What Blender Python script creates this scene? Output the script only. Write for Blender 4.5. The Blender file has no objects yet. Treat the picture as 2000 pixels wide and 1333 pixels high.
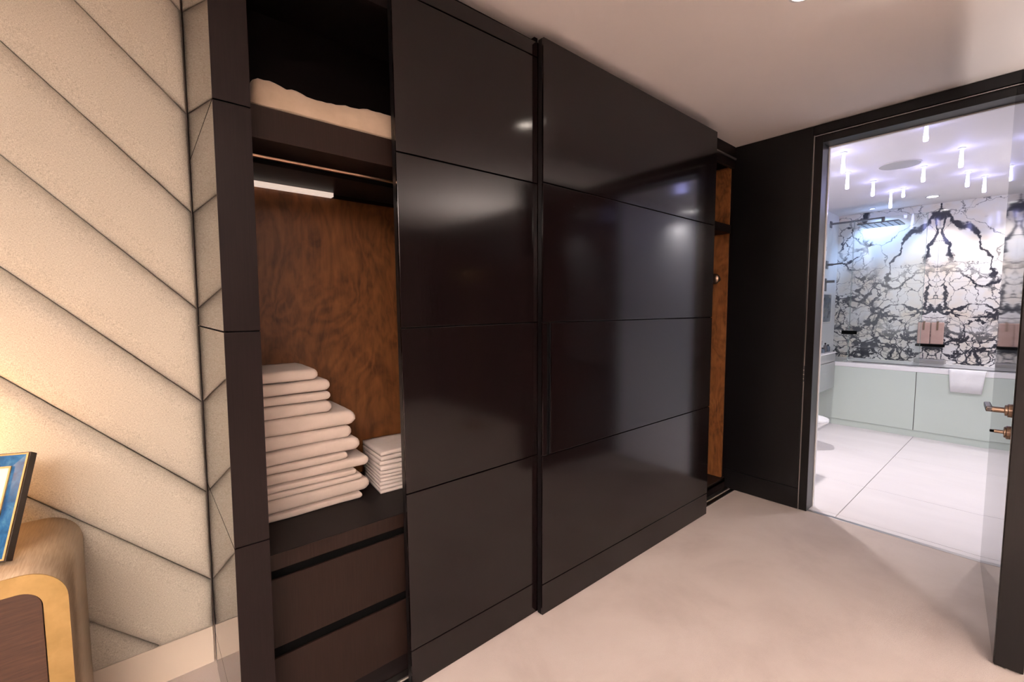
import bpy, bmesh, math, random
from mathutils import Vector, Matrix, noise
random.seed(7)
S = bpy.context.scene
COL = S.collection
PI = math.pi

# ------------------------------------------------------------------ camera
cam_d = bpy.data.cameras.new('camera'); cam = bpy.data.objects.new('camera', cam_d); COL.objects.link(cam)
cam_d.sensor_width = 36.0; cam_d.sensor_fit = 'HORIZONTAL'
cam_d.lens = 865.9988 / 2000 * 36.0
cam_d.clip_start = 0.02; cam_d.clip_end = 60
YAW, PITCH, ROLL = .7012, -.0721, -.0028
fw = Vector((math.sin(YAW)*math.cos(PITCH), math.cos(YAW)*math.cos(PITCH), math.sin(PITCH)))
r0 = Vector((math.cos(YAW), -math.sin(YAW), 0)); u0 = r0.cross(fw)
rv = r0*math.cos(ROLL) + u0*math.sin(ROLL); uv = -r0*math.sin(ROLL) + u0*math.cos(ROLL)
M = Matrix((rv, uv, -fw)).transposed().to_4x4(); M.translation = Vector((0, 0, 1.4086))
cam.matrix_world = M
S.camera = cam
# ------------------------------------------------------------------ world and exposure
W = bpy.data.worlds.new('world'); S.world = W; W.use_nodes = True
W.node_tree.nodes['Background'].inputs[0].default_value = (.02, .018, .017, 1)
W.node_tree.nodes['Background'].inputs[1].default_value = 1.0
S.view_settings.view_transform = 'Standard'; S.view_settings.look = 'None'
S.view_settings.exposure = 0.95; S.view_settings.gamma = 1.0
S.view_settings.use_curve_mapping = False

# light strengths (each lamp is built further down, at its fixture)
BED_SPOT = 17.0
ADDED_UPLIGHT = 780.0  # for the unseen uplighters added to brighten the ceiling
BATH_SPOT = 51.0
ROD_EMIT = 12.0
WARM = (1.0, .82, .71)
LAMPCOL = (1.0, .50, .20)
COOL = (1.0, .93, .92)

# ------------------------------------------------------------------ helpers
ORG = {}
def finish(name, bm, mat, parent=None, org=None, smooth=False):
    """mesh given in world coordinates -> one object, its origin at its thing's base"""
    o_ = Vector(org) if org is not None else (ORG[parent.name] if parent else Vector((0, 0, 0)))
    bmesh.ops.translate(bm, verts=bm.verts, vec=-o_)
    bmesh.ops.recalc_face_normals(bm, faces=bm.faces)
    me = bpy.data.meshes.new(name); bm.to_mesh(me); bm.free()
    if smooth:
        for p in me.polygons: p.use_smooth = True
    ob = bpy.data.objects.new(name, me); COL.objects.link(ob)
    me.materials.append(mat)
    if parent: ob.parent = parent
    else: ob.location = o_
    ORG[ob.name] = o_
    return ob
def tag(o, label=None, cat=None, group=None, kind=None):
    if label: o['label'] = label
    if cat: o['category'] = cat
    if group: o['group'] = group
    if kind: o['kind'] = kind
    return o
def thing(name, label, cat, loc, group=None):
    e = bpy.data.objects.new(name, None); COL.objects.link(e); e.location = loc
    e.empty_display_size = .05
    ORG[e.name] = Vector(loc)
    return tag(e, label, cat, group)
def add_box(bm, x0, x1, y0, y1, z0, z1, bev=0.0, seg=2):
    b2 = bmesh.new()
    bmesh.ops.create_cube(b2, size=1.0)
    for v in b2.verts:
        v.co = Vector((x0+(v.co.x+.5)*(x1-x0), y0+(v.co.y+.5)*(y1-y0), z0+(v.co.z+.5)*(z1-z0)))
    if bev > 0:
        bmesh.ops.bevel(b2, geom=list(b2.edges), offset=bev, segments=seg, profile=.5, affect='EDGES')
    me = bpy.data.meshes.new('tmp'); b2.to_mesh(me); b2.free(); bm.from_mesh(me); bpy.data.meshes.remove(me)
    return bm
def box(name, x0, x1, y0, y1, z0, z1, mat, parent=None, bev=.0, seg=2, org=None):
    return finish(name, add_box(bmesh.new(), x0, x1, y0, y1, z0, z1, bev, seg), mat, parent, org)
def add_cyl(bm, p0, p1, r0_, r1_=None, n=20, cap=True):
    p0, p1 = Vector(p0), Vector(p1); r1_ = r0_ if r1_ is None else r1_
    d = (p1-p0).normalized(); a = d.orthogonal().normalized(); b = d.cross(a)
    A = [bm.verts.new(p0+(a*math.cos(t)+b*math.sin(t))*r0_) for t in [2*PI*i/n for i in range(n)]]
    B = [bm.verts.new(p1+(a*math.cos(t)+b*math.sin(t))*r1_) for t in [2*PI*i/n for i in range(n)]]
    for i in range(n): bm.faces.new((A[i], A[(i+1) % n], B[(i+1) % n], B[i]))
    if cap: bm.faces.new(A[::-1]); bm.faces.new(B)
    return bm
def add_lathe(bm, prof, c, ax=(0, 0, 1), n=28):
    """prof: list of (radius, height) revolved about axis ax through c"""
    ax = Vector(ax).normalized(); a = ax.orthogonal().normalized(); b = ax.cross(a); c = Vector(c)
    rings = []
    for r_, h_ in prof:
        if r_ < 1e-6: rings.append([bm.verts.new(c+ax*h_)])
        else: rings.append([bm.verts.new(c+ax*h_+(a*math.cos(2*PI*i/n)+b*math.sin(2*PI*i/n))*r_) for i in range(n)])
    for R, Q in zip(rings, rings[1:]):
        for i in range(n):
            j = (i+1) % n
            if len(R) == 1 and len(Q) == 1: continue
            if len(R) == 1: bm.faces.new((R[0], Q[j], Q[i]))
            elif len(Q) == 1: bm.faces.new((R[i], R[j], Q[0]))
            else: bm.faces.new((R[i], R[j], Q[j], Q[i]))
    return bm
def add_prism(bm, poly, y0, y1):
    """poly in XZ extruded along Y"""
    A = [bm.verts.new((x, y0, z)) for x, z in poly]; B = [bm.verts.new((x, y1, z)) for x, z in poly]
    n = len(poly)
    for i in range(n): bm.faces.new((A[i], A[(i+1) % n], B[(i+1) % n], B[i]))
    bm.faces.new(A[::-1]); bm.faces.new(B)
    return bm

# ------------------------------------------------------------------ materials
def mat(name):
    m = bpy.data.materials.new(name); m.use_nodes = True
    nt = m.node_tree; return m, nt, nt.nodes['Principled BSDF']
def N(nt, t, **kw):
    n = nt.nodes.new(t)
    for k, v in kw.items(): setattr(n, k, v)
    return n
def L(nt, a, b): nt.links.new(a, b)
def coords(nt, scale=(1, 1, 1), kind='Object', rot=(0, 0, 0)):
    tc = N(nt, 'ShaderNodeTexCoord'); mp = N(nt, 'ShaderNodeMapping')
    mp.inputs['Scale'].default_value = scale; mp.inputs['Rotation'].default_value = rot
    L(nt, tc.outputs[kind], mp.inputs[0]); return mp.outputs[0]
def ramp(nt, src, stops):
    r = N(nt, 'ShaderNodeValToRGB'); e = r.color_ramp.elements
    while len(e) < len(stops): e.new(.5)
    for i, (p, c) in enumerate(stops):
        e[i].position = p; e[i].color = (*c, 1) if len(c) == 3 else c
    L(nt, src, r.inputs[0]); return r.outputs[0]
def noise_tex(nt, vec, scale, detail=4, rough=.55, dist=0):
    n = N(nt, 'ShaderNodeTexNoise'); n.inputs['Scale'].default_value = scale
    n.inputs['Detail'].default_value = detail; n.inputs['Roughness'].default_value = rough
    n.inputs['Distortion'].default_value = dist
    if vec: L(nt, vec, n.inputs['Vector'])
    return n.outputs['Fac']
def bump(nt, bs, h, strength, dist=.01):
    b = N(nt, 'ShaderNodeBump'); b.inputs['Strength'].default_value = strength; b.inputs['Distance'].default_value = dist
    L(nt, h, b.inputs['Height']); L(nt, b.outputs[0], bs.inputs['Normal'])
def math_(nt, op, a, b=None, clamp=False):
    m = N(nt, 'ShaderNodeMath', operation=op); m.use_clamp = clamp
    for i, s in enumerate((a, b)):
        if s is None: continue
        if isinstance(s, (int, float)): m.inputs[i].default_value = s
        else: L(nt, s, m.inputs[i])
    return m.outputs[0]
def plain(name, col, rough=.5, metal=0, ior=1.5, emit=None, es=0, coat=0):
    m, nt, bs = mat(name)
    bs.inputs['Base Color'].default_value = (*col, 1); bs.inputs['Roughness'].default_value = rough
    bs.inputs['Metallic'].default_value = metal; bs.inputs['IOR'].default_value = ior
    bs.inputs['Coat Weight'].default_value = coat
    if emit: bs.inputs['Emission Color'].default_value = (*emit, 1); bs.inputs['Emission Strength'].default_value = es
    return m
def lacquer(name, c0, c1, rough, ior=1.5, gs=(60, 60, 1.2), bumpk=.03, spec=.5):
    """dark stained veneer under satin lacquer, fine vertical grain"""
    m, nt, bs = mat(name)
    v = coords(nt, gs); n = noise_tex(nt, v, 6, 3)
    L(nt, ramp(nt, n, [(.3, c0), (.7, c1)]), bs.inputs['Base Color'])
    v2 = coords(nt, (gs[0]*3, gs[1]*3, gs[2])); n2 = noise_tex(nt, v2, 6, 2)
    bs.inputs['Roughness'].default_value = rough; bs.inputs['IOR'].default_value = ior; bs.inputs['Specular IOR Level'].default_value = spec
    bump(nt, bs, n2, bumpk, .001)
    return m
m_lac = lacquer('dark_lacquer', (.0048, .0028, .0029), (.0074, .0041, .0043), .10, 1.43)
m_pil = lacquer('pilaster_lacquer', (.0085, .0050, .0048), (.0125, .0075, .0072), .38, 1.40, spec=.2)
m_side = lacquer('polished_lacquer', (.020, .013, .013), (.028, .018, .017), .03, 2.4, bumpk=.0)
m_black = lacquer('black_lacquer', (.0035, .003, .0035), (.006, .005, .006), .33, 1.45)
m_draw = lacquer('drawer_veneer', (.014, .0072, .0054), (.021, .0112, .0086), .45, 1.42, spec=.2)
m_dark = plain('dark_carcass', (.010, .007, .007), .45)
m_gap = plain('black_recess', (.0015, .0015, .0015), .9)
for q_ in (m_gap, m_dark): q_.node_tree.nodes['Principled BSDF'].inputs['Specular IOR Level'].default_value = .12
m_doorgloss = lacquer('gloss_door_face', (.012, .011, .012), (.016, .014, .015), .035, 1.75, bumpk=.0)
m_metal = plain('brushed_steel', (.55, .53, .52), .28, 1)
m_dsteel = plain('dark_steel', (.16, .16, .17), .3, 1)
m_bronze = plain('bronze', (.30, .215, .16), .32, 1)
m_brassline = plain('brass_rail', (.55, .36, .24), .3, 1)
m_white = plain('white_ceramic', (.85, .85, .86), .12)
m_whitewall = plain('bath_wall_paint', (.80, .81, .84), .35)
m_ceilb = plain('bath_ceiling_paint', (.78, .74, .73), .6)

def m_ceiling_():
    m, nt, bs = mat('ceiling_paint'); v = coords(nt)
    n = noise_tex(nt, v, 1.5, 3)
    L(nt, ramp(nt, n, [(.3, (.83, .775, .745)), (.7, (.86, .80, .77))]), bs.inputs['Base Color'])
    bs.inputs['Roughness'].default_value = .85
    bump(nt, bs, noise_tex(nt, v, 180, 2), .05, .001); return m
m_ceil = m_ceiling_()
def m_carpet_():
    m, nt, bs = mat('pale_carpet'); v = coords(nt)
    big = noise_tex(nt, v, 2.2, 5, .6, .4); fine = noise_tex(nt, v, 420, 2, .7)
    c = ramp(nt, big, [(.3, (.50, .43, .392)), (.52, (.57, .495, .455)), (.75, (.61, .54, .50))])
    mx = N(nt, 'ShaderNodeMixRGB', blend_type='MULTIPLY'); mx.inputs[0].default_value = .35
    L(nt, c, mx.inputs[1]); L(nt, ramp(nt, fine, [(.2, (.72, .72, .72)), (.8, (1, 1, 1))]), mx.inputs[2])
    L(nt, mx.outputs[0], bs.inputs['Base Color']); bs.inputs['Roughness'].default_value = .95
    bs.inputs['Specular IOR Level'].default_value = .1
    bump(nt, bs, fine, .45, .003); return m
m_carpet = m_carpet_()
def m_fabric_():
    m, nt, bs = mat('woven_linen'); v1 = coords(nt, (90, 90, 520)); v2 = coords(nt, (520, 90, 90))
    n1 = noise_tex(nt, v1, 2.0, 2, .6); n2 = noise_tex(nt, v2, 2.0, 2, .6)
    s = math_(nt, 'ADD', math_(nt, 'MULTIPLY', n1, .5), math_(nt, 'MULTIPLY', n2, .5))
    L(nt, ramp(nt, s, [(.36, (.33, .295, .235)), (.5, (.51, .47, .385)), (.63, (.65, .61, .51))]), bs.inputs['Base Color'])
    bs.inputs['Roughness'].default_value = .85; bs.inputs['Sheen Weight'].default_value = .15
    bump(nt, bs, s, .5, .002); return m
m_fabric = m_fabric_()
def m_cotton_(name, c0, c1):
    m, nt, bs = mat(name); v = coords(nt)
    n = noise_tex(nt, v, 14, 4); f = noise_tex(nt, v, 500, 2)
    L(nt, ramp(nt, n, [(.3, c0), (.7, c1)]), bs.inputs['Base Color']); bs.inputs['Roughness'].default_value = .95
    bs.inputs['Sheen Weight'].default_value = .2
    s = math_(nt, 'ADD', n, math_(nt, 'MULTIPLY', f, .25)); bump(nt, bs, s, .35, .004); return m
m_towel = m_cotton_('towel_cotton', (.60, .50, .43), (.67, .56, .485))
m_sheet = m_cotton_('sheet_cotton', (.62, .54, .49), (.69, .61, .56))
m_pillow = m_cotton_('pillow_cotton', (.42, .315, .22), (.50, .38, .275))
m_wtowel = m_cotton_('white_towel_cotton', (.80, .80, .81), (.86, .86, .87))
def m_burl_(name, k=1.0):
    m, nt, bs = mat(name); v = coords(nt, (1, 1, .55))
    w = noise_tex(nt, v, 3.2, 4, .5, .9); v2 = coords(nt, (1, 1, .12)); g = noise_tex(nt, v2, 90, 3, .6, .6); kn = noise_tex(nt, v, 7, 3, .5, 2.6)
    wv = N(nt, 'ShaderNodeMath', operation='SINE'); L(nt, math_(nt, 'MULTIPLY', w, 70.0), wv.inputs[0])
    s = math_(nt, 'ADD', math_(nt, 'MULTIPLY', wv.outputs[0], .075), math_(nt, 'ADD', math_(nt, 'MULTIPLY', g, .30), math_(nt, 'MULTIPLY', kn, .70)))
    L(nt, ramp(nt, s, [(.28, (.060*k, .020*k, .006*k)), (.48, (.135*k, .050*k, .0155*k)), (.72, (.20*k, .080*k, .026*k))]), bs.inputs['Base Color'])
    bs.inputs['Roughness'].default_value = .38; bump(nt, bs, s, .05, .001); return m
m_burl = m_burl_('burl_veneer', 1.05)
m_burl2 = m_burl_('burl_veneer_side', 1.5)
def m_brush_(name, c0, c1, metal, rough, sc):
    m, nt, bs = mat(name); v = coords(nt, sc); n = noise_tex(nt, v, 5, 4, .6, .2)
    L(nt, ramp(nt, n, [(.3, c0), (.7, c1)]), bs.inputs['Base Color'])
    bs.inputs['Metallic'].default_value = metal; bs.inputs['Roughness'].default_value = rough
    bump(nt, bs, n, .06, .001); return m
m_brass = m_brush_('brushed_brass', (.40, .275, .105), (.52, .36, .15), .85, .38, (3, 3, 3))
m_bronzeveneer = m_brush_('brushed_bronze_skin', (.36, .27, .18), (.50, .39, .27), .55, .40, (60, 3, 60))
m_walnut = m_brush_('walnut_front', (.040, .017, .009), (.075, .033, .018), 0, .5, (3, 3, 45))
def m_blue_():
    m, nt, bs = mat('blue_lacquered_frame'); v = coords(nt); n = noise_tex(nt, v, 30, 5, .65, .5)
    L(nt, ramp(nt, n, [(.3, (.012, .055, .16)), (.5, (.02, .11, .27)), (.75, (.07, .22, .40))]), bs.inputs['Base Color'])
    bs.inputs['Roughness'].default_value = .25; return m
m_blue = m_blue_()
m_gold = plain('gold_edge', (.62, .38, .16), .35, 1)
m_espresso = plain('espresso_edge', (.018, .010, .007), .35)
m_paper = plain('mount_paper', (.82, .76, .68), .7)
m_cream = plain('cream_paint', (.78, .68, .56), .45)
m_tile = None
def m_tile_():
    m, nt, bs = mat('pale_porcelain'); v = coords(nt, (1, .3, 1)); n = noise_tex(nt, v, 3.0, 5, .6, .5)
    L(nt, ramp(nt, n, [(.3, (.69, .65, .655)), (.7, (.76, .72, .725))]), bs.inputs['Base Color'])
    bs.inputs['Roughness'].default_value = .42; return m
m_tile = m_tile_()
m_grout = plain('grout', (.36, .33, .32), .8)
m_bathpanel = plain('pale_green_glass_panel', (.57, .65, .595), .10)
m_pink = m_cotton_('pink_leather', (.55, .36, .31), (.60, .41, .355))
m_greycab = plain('grey_gloss_cabinet', (.34, .36, .36), .15)
m_speaker = plain('speaker_grille', (.42, .41, .38), .7)
m_rod = plain('lit_crystal', (.9, .9, 1), .2, emit=(.42, .43, 1.0), es=ROD_EMIT)
m_lampglow = plain('lit_lens', (1, .95, .9), .3, emit=(1.0, .86, .74), es=14)
m_bathglow = plain('lit_bath_lens', (1, 1, 1), .3, emit=(1.0, .95, .95), es=14)
m_globe = plain('lit_globe', (1, .9, .8), .3, emit=LAMPCOL, es=27)
m_lightpatch = plain('glowing_light_patch', (.85, .75, .66), .5, emit=(1.0, .80, .68), es=.34)  # weak emission imitates a patch of light on a pale surface
m_screen = None
def m_screen_():
    m, nt, bs = mat('wall_screen_glass'); v = coords(nt); n = noise_tex(nt, v, 9, 3)
    L(nt, ramp(nt, n, [(.35, (.06, .08, .10)), (.65, (.15, .19, .24))]), bs.inputs['Base Color'])
    bs.inputs['Roughness'].default_value = .08; return m
m_screen = m_screen_()
def m_glass_():
    m = bpy.data.materials.new('clear_glass'); m.use_nodes = True; nt = m.node_tree; nt.nodes.clear()
    o = N(nt, 'ShaderNodeOutputMaterial'); t = N(nt, 'ShaderNodeBsdfTransparent'); t.inputs[0].default_value = (.93, .96, .95, 1)
    g = N(nt, 'ShaderNodeBsdfGlossy'); g.inputs['Roughness'].default_value = .02
    fr = N(nt, 'ShaderNodeFresnel'); fr.inputs[0].default_value = 1.45; mx = N(nt, 'ShaderNodeMixShader')
    L(nt, fr.outputs[0], mx.inputs[0]); L(nt, t.outputs[0], mx.inputs[1]); L(nt, g.outputs[0], mx.inputs[2]); L(nt, mx.outputs[0], o.inputs[0]); return m
m_glass = m_glass_()
m_glassedge = plain('glass_edge', (.25, .33, .31), .2)
AX, SLABZ = .78, 1.70
def m_marble_():
    """white marble with black veins, book-matched about y = AX"""
    m, nt, bs = mat('bookmatched_marble')
    tc = N(nt, 'ShaderNodeTexCoord'); sp = N(nt, 'ShaderNodeSeparateXYZ'); L(nt, tc.outputs['Object'], sp.inputs[0])
    y = math_(nt, 'ABSOLUTE', math_(nt, 'SUBTRACT', sp.outputs[1], AX)); z = sp.outputs[2]
    cb = N(nt, 'ShaderNodeCombineXYZ'); L(nt, y, cb.inputs[0]); L(nt, z, cb.inputs[1]); V = cb.outputs[0]
    nz = N(nt, 'ShaderNodeTexNoise'); nz.inputs['Scale'].default_value = 3.4; nz.inputs['Detail'].default_value = 6; nz.inputs['Roughness'].default_value = .6
    L(nt, V, nz.inputs['Vector'])
    sub = N(nt, 'ShaderNodeVectorMath', operation='SUBTRACT'); L(nt, nz.outputs['Color'], sub.inputs[0]); sub.inputs[1].default_value = (.5, .5, .5)
    sc = N(nt, 'ShaderNodeVectorMath', operation='SCALE'); L(nt, sub.outputs[0], sc.inputs[0]); sc.inputs['Scale'].default_value = .30
    ad = N(nt, 'ShaderNodeVectorMath', operation='ADD'); L(nt, V, ad.inputs[0]); L(nt, sc.outputs[0], ad.inputs[1]); D = ad.outputs[0]
    sd = N(nt, 'ShaderNodeSeparateXYZ'); L(nt, D, sd.inputs[0]); dy, dz = sd.outputs[0], sd.outputs[1]
    def vor(scale, rnd=1.0):
        v = N(nt, 'ShaderNodeTexVoronoi', feature='DISTANCE_TO_EDGE'); v.inputs['Scale'].default_value = scale; v.inputs['Randomness'].default_value = rnd
        L(nt, D, v.inputs['Vector']); return v.outputs['Distance']
    def line(dist, w):   # 1 on the line, 0 beyond w
        mr = N(nt, 'ShaderNodeMapRange'); mr.interpolation_type = 'SMOOTHSTEP'
        L(nt, dist, mr.inputs[0])
        if isinstance(w, float): mr.inputs[1].default_value = w*.45
        else: L(nt, math_(nt, 'MULTIPLY', w, .45), mr.inputs[1])
        mr.inputs[3].default_value = 1; mr.inputs[4].default_value = 0
        mr.inputs[3].default_value = 1; mr.inputs[4].default_value = 0
        if isinstance(w, float): mr.inputs[2].default_value = w
        else: L(nt, w, mr.inputs[2])
        return mr.outputs[0]
    thick = noise_tex(nt, V, 5.0, 3)
    wv = math_(nt, 'MULTIPLY', math_(nt, 'POWER', thick, 3.0), .25)
    # cells in the lower slab and outside the arch
    low = N(nt, 'ShaderNodeMapRange'); L(nt, dz, low.inputs[0]); low.inputs[1].default_value = 1.95; low.inputs[2].default_value = 1.7; low.clamp = True
    c1 = math_(nt, 'MULTIPLY', line(vor(3.6), math_(nt, 'MULTIPLY', wv, 1.35)), low.outputs[0])
    low2 = N(nt, 'ShaderNodeMapRange'); L(nt, dz, low2.inputs[0]); low2.inputs[1].default_value = 1.36; low2.inputs[2].default_value = 1.05; low2.clamp = True
    c2 = math_(nt, 'MULTIPLY', line(vor(9.0), math_(nt, 'MULTIPLY', wv, 2.8)), low2.outputs[0])
    # the big arch
    a = math_(nt, 'POWER', math_(nt, 'DIVIDE', dy, .43), 2.0); b = math_(nt, 'POWER', math_(nt, 'DIVIDE', math_(nt, 'SUBTRACT', dz, 1.55), .90), 2.0)
    rr = math_(nt, 'SQRT', math_(nt, 'ADD', a, b))
    up = N(nt, 'ShaderNodeMapRange'); L(nt, dz, up.inputs[0]); up.inputs[1].default_value = 1.55; up.inputs[2].default_value = 1.72; up.clamp = True
    arch = math_(nt, 'MULTIPLY', line(math_(nt, 'ABSOLUTE', math_(nt, 'SUBTRACT', rr, 1.0)), math_(nt, 'MULTIPLY', wv, 1.25)), up.outputs[0])
    # outside the arch: broken veins
    outm = N(nt, 'ShaderNodeMapRange'); L(nt, rr, outm.inputs[0]); outm.inputs[1].default_value = 1.15; outm.inputs[2].default_value = 1.35; outm.clamp = True
    brk = N(nt, 'ShaderNodeMapRange'); L(nt, noise_tex(nt, V, 3.1, 2), brk.inputs[0]); brk.inputs[1].default_value = .46; brk.inputs[2].default_value = .56; brk.clamp = True
    c3 = math_(nt, 'MULTIPLY', math_(nt, 'MULTIPLY', line(vor(6.0), math_(nt, 'MULTIPLY', wv, 2.0)), outm.outputs[0]), brk.outputs[0])
    # ridge down the book-match axis
    dsp = math_(nt, 'ABSOLUTE', math_(nt, 'SUBTRACT', dy, math_(nt, 'MULTIPLY', math_(nt, 'SUBTRACT', 2.50, dz), .22)))
    upm = N(nt, 'ShaderNodeMapRange'); L(nt, dz, upm.inputs[0]); upm.inputs[1].default_value = 1.84; upm.inputs[2].default_value = 1.98; upm.clamp = True
    sp2 = math_(nt, 'MULTIPLY', line(dsp, math_(nt, 'MULTIPLY', wv, .8)), upm.outputs[0])
    tot = c1
    c4 = math_(nt, 'MULTIPLY', math_(nt, 'MULTIPLY', line(vor(6.3), math_(nt, 'MULTIPLY', wv, .95)), low.outputs[0]), .85)
    c5 = math_(nt, 'MULTIPLY', math_(nt, 'MULTIPLY', line(vor(2.7), math_(nt, 'MULTIPLY', wv, .4)), up.outputs[0]), .7)
    for q in (c2, c4, c5, arch, c3, sp2): tot = math_(nt, 'MAXIMUM', tot, q)
    warm = ramp(nt, noise_tex(nt, V, 4.2, 2), [(.4, (.86, .85, .85)), (.7, (.86, .77, .66))])
    mx = N(nt, 'ShaderNodeMixRGB'); L(nt, math_(nt, 'MULTIPLY', tot, .97), mx.inputs[0]); L(nt, warm, mx.inputs[1]); mx.inputs[2].default_value = (.025, .028, .045, 1)
    L(nt, mx.outputs[0], bs.inputs['Base Color']); bs.inputs['Roughness'].default_value = .08
    return m
m_marble = m_marble_()

# ------------------------------------------------------------------ room dimensions (metres)
ZC = 2.61                    # ceiling
XE = 3.487                   # end wall with the bathroom doorway
XE2 = 3.62
YW = 2.07                    # wall behind the headboard
XL, YB = -2.6, -3.2          # room limits behind the camera
Y0D, Y1D, ZD = .13, .965, 2.49   # doorway opening
J = [.1495, .7495, 1.3495, 1.9495]     # panel joints
G = .0022                               # half a joint

# ------------------------------------------------------------------ structure
st = lambda o: tag(o, kind='structure')
st(box('floor', XL, 3.53, YB, YW, -.06, 0, m_carpet))
st(box('ceiling', XL, XE2, YB, YW+.1, ZC, ZC+.08, m_ceil))
st(box('wall_back', XL, XE2, YW, YW+.1, -.06, ZC, m_cream))
m_bedwall = plain('bedroom_wall_paint', (.10, .077, .069), .8)
st(box('wall_left', XL-.1, XL, YB, YW, 0, ZC, m_bedwall))
st(box('wall_front', XL, XE2, YB-.1, YB, 0, ZC, m_bedwall))
st(box('baseboard_back', XL, .172, YW-.012, YW, 0, .15, m_cream, bev=.002))
# end wall around the doorway, black on the bedroom side
def wall_bits():
    bm = bmesh.new()
    add_box(bm, XE, XE2-.004, Y1D+.03, YW, 0, ZC)
    add_box(bm, XE, XE2-.004, Y0D-.03, Y1D+.03, ZD+.03, ZC)
    add_box(bm, XE, XE2-.004, YB, Y0D-.03, 0, ZC)
    return bm
we = st(finish('wall_right', wall_bits(), m_black))
# wall lining: tall panel over a plinth, left of the doorway
box('panel', XE-.012, XE, 1.022, 1.53, J[0]+G, ZC-.003, m_black, we, .0012)
box('plinth', XE-.012, XE, 1.022, 1.53, .002, J[0]-G, m_black, we, .0012)
box('panel', XE-.012, XE, Y0D-.03, 1.018, 2.548, ZC-.003, m_black, we, .0012)
# door frame (jambs, head, steel edge trims)
df = st(finish('door_1', add_box(add_box(add_box(bmesh.new(), XE-.004, XE2+.004, Y1D, 1.012, 0, ZD+.04, .002), XE-.004, XE2+.004, Y0D-.04, Y0D, 0, ZD+.04, .002),
        XE-.004, XE2+.004, Y0D, Y1D, ZD, ZD+.04, .002), m_black))
box('edge_trim', XE-.010, XE-.002, 1.012, 1.0175, 0, 2.545, m_metal, df)
box('edge_trim', XE-.010, XE-.002, Y0D-.02, 1.0175, 2.538, 2.542, m_metal, df)
box('rebate_trim', XE2-.012, XE2+.008, Y1D-.006, Y1D, 0, ZD, m_white, df)
box('rebate_trim', XE2-.012, XE2+.008, Y0D, Y1D-.006, ZD-.008, ZD, m_white, df)
stp = box('strike_plate', XE-.014, XE-.002, 1.0115, 1.0185, .905, 1.015, m_dsteel, df, .002)
for zz in (.925, .955, .985): 
    finish('screw', add_cyl(bmesh.new(), (XE-.016, 1.015, zz), (XE-.012, 1.015, zz), .004, n=10), m_metal, stp)

# bathroom shell
XM, YBL, YBR = 7.12, 1.75, -.19
st(box('ceiling_bathroom', XE2, XM+.1, YBR-.1, YBL+.1, ZC, ZC+.08, m_ceilb))
st(box('wall_bath_left', XE2, XM+.1, YBL, YBL+.1, -.06, ZC, m_whitewall))
st(box('wall_bath_right', XE2, XM+.1, YBR-.1, YBR, -.06, ZC, m_whitewall))
st(box('wall_bath_near', XE2-.004, XE2, Y1D+.03, YBL, 0, ZC, m_whitewall))
wb = st(box('wall_bath_back', XM+.02, XM+.1, YBR, YBL, -.06, ZC, m_grout))
for (a, b) in ((YBR, AX-.0008), (AX+.0008, YBL)):
    for (c, d) in ((.75, SLABZ-.0008), (SLABZ+.0008, ZC)):
        box('marble_slab', XM, XM+.02, a, b, c, d, m_marble, wb)
fb = st(box('floor_bathroom', 3.53, XM, YBR, YBL, -.06, -.006, m_grout))
XT = [3.53, 3.59, 4.32, 5.42, 6.50]; YT = [YBR, .81, YBL]
for i in range(4):
    for j in range(2):
        box('tile', XT[i]+.0018, XT[i+1]-.0018, YT[j]+.0022, YT[j+1]-.0022, -.02, 0, m_tile, fb, .001, 1)
st(box('trim_threshold', 3.500, 3.532, Y0D, Y1D, -.01, .0025, m_metal, bev=.001))

# ------------------------------------------------------------------ upholstered headboard of diagonal padded panels
XH0, XH1, ZH0, ZH1 = -1.62, .1735, .163, ZC-.004
hb = thing('upholstered_wall_panelling', 'beige woven linen wall panelling of diagonal padded strips beside the wardrobe', 'headboard', (-.7, YW, 0))
box('backing_board', XH0, XH1, YW-.022, YW, ZH0+.01, ZH1, m_espresso, hb)
def clip(poly, a, b, c):         # keep a*x+b*z<=c
    out = []
    for i in range(len(poly)):
        p, q = poly[i], poly[(i+1) % len(poly)]
        dp, dq = a*p[0]+b*p[1]-c, a*q[0]+b*q[1]-c
        if dp <= 0: out.append(p)
        if dp*dq < 0:
            t = dp/(dp-dq); out.append((p[0]+(q[0]-p[0])*t, p[1]+(q[1]-p[1])*t))
    return out
def strip_poly(c0, c1, d):       # diagonal strip inset by d on every side
    p = [(XH0+d, ZH0+d), (XH1-d, ZH0+d), (XH1-d, ZH1-d), (XH0+d, ZH1-d)]
    s = math.sqrt(2)*d
    p = clip(p, 1, 1, c1-s); p = clip(p, -1, -1, -(c0+s)) if p else p
    return p
def resample(poly, n):
    per = [math.dist(poly[i], poly[(i+1) % len(poly)]) for i in range(len(poly))]; T = sum(per); out = []
    # start from the vertex of greatest x - z so that rings correspond
    return per
step = .354
for k in range(-4, 12):
    c1 = 2.294+.354-k*step; c0 = c1-step
    ps = [strip_poly(c0, c1, d) for d in (.0006, .0014, .004, .010, .021, .038, .065)]
    ys = [YW-.022, YW-.030, YW-.038, YW-.0470, YW-.0555, YW-.0625, YW-.0665]
    n = len(ps[0]) if ps[0] else 0
    if n < 3: continue
    keep = [(p, y_) for p, y_ in zip(ps, ys) if len(p) == n]
    bm = bmesh.new(); rings = [[bm.verts.new((x, y_, z)) for x, z in p] for p, y_ in keep]
    for A, B in zip(rings, rings[1:]):
        for i in range(n): bm.faces.new((A[i], A[(i+1) % n], B[(i+1) % n], B[i]))
    bm.faces.new(rings[-1]); bm.faces.new(rings[0][::-1])
    finish('padded_strip', bm, m_fabric, hb, smooth=True)

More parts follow.
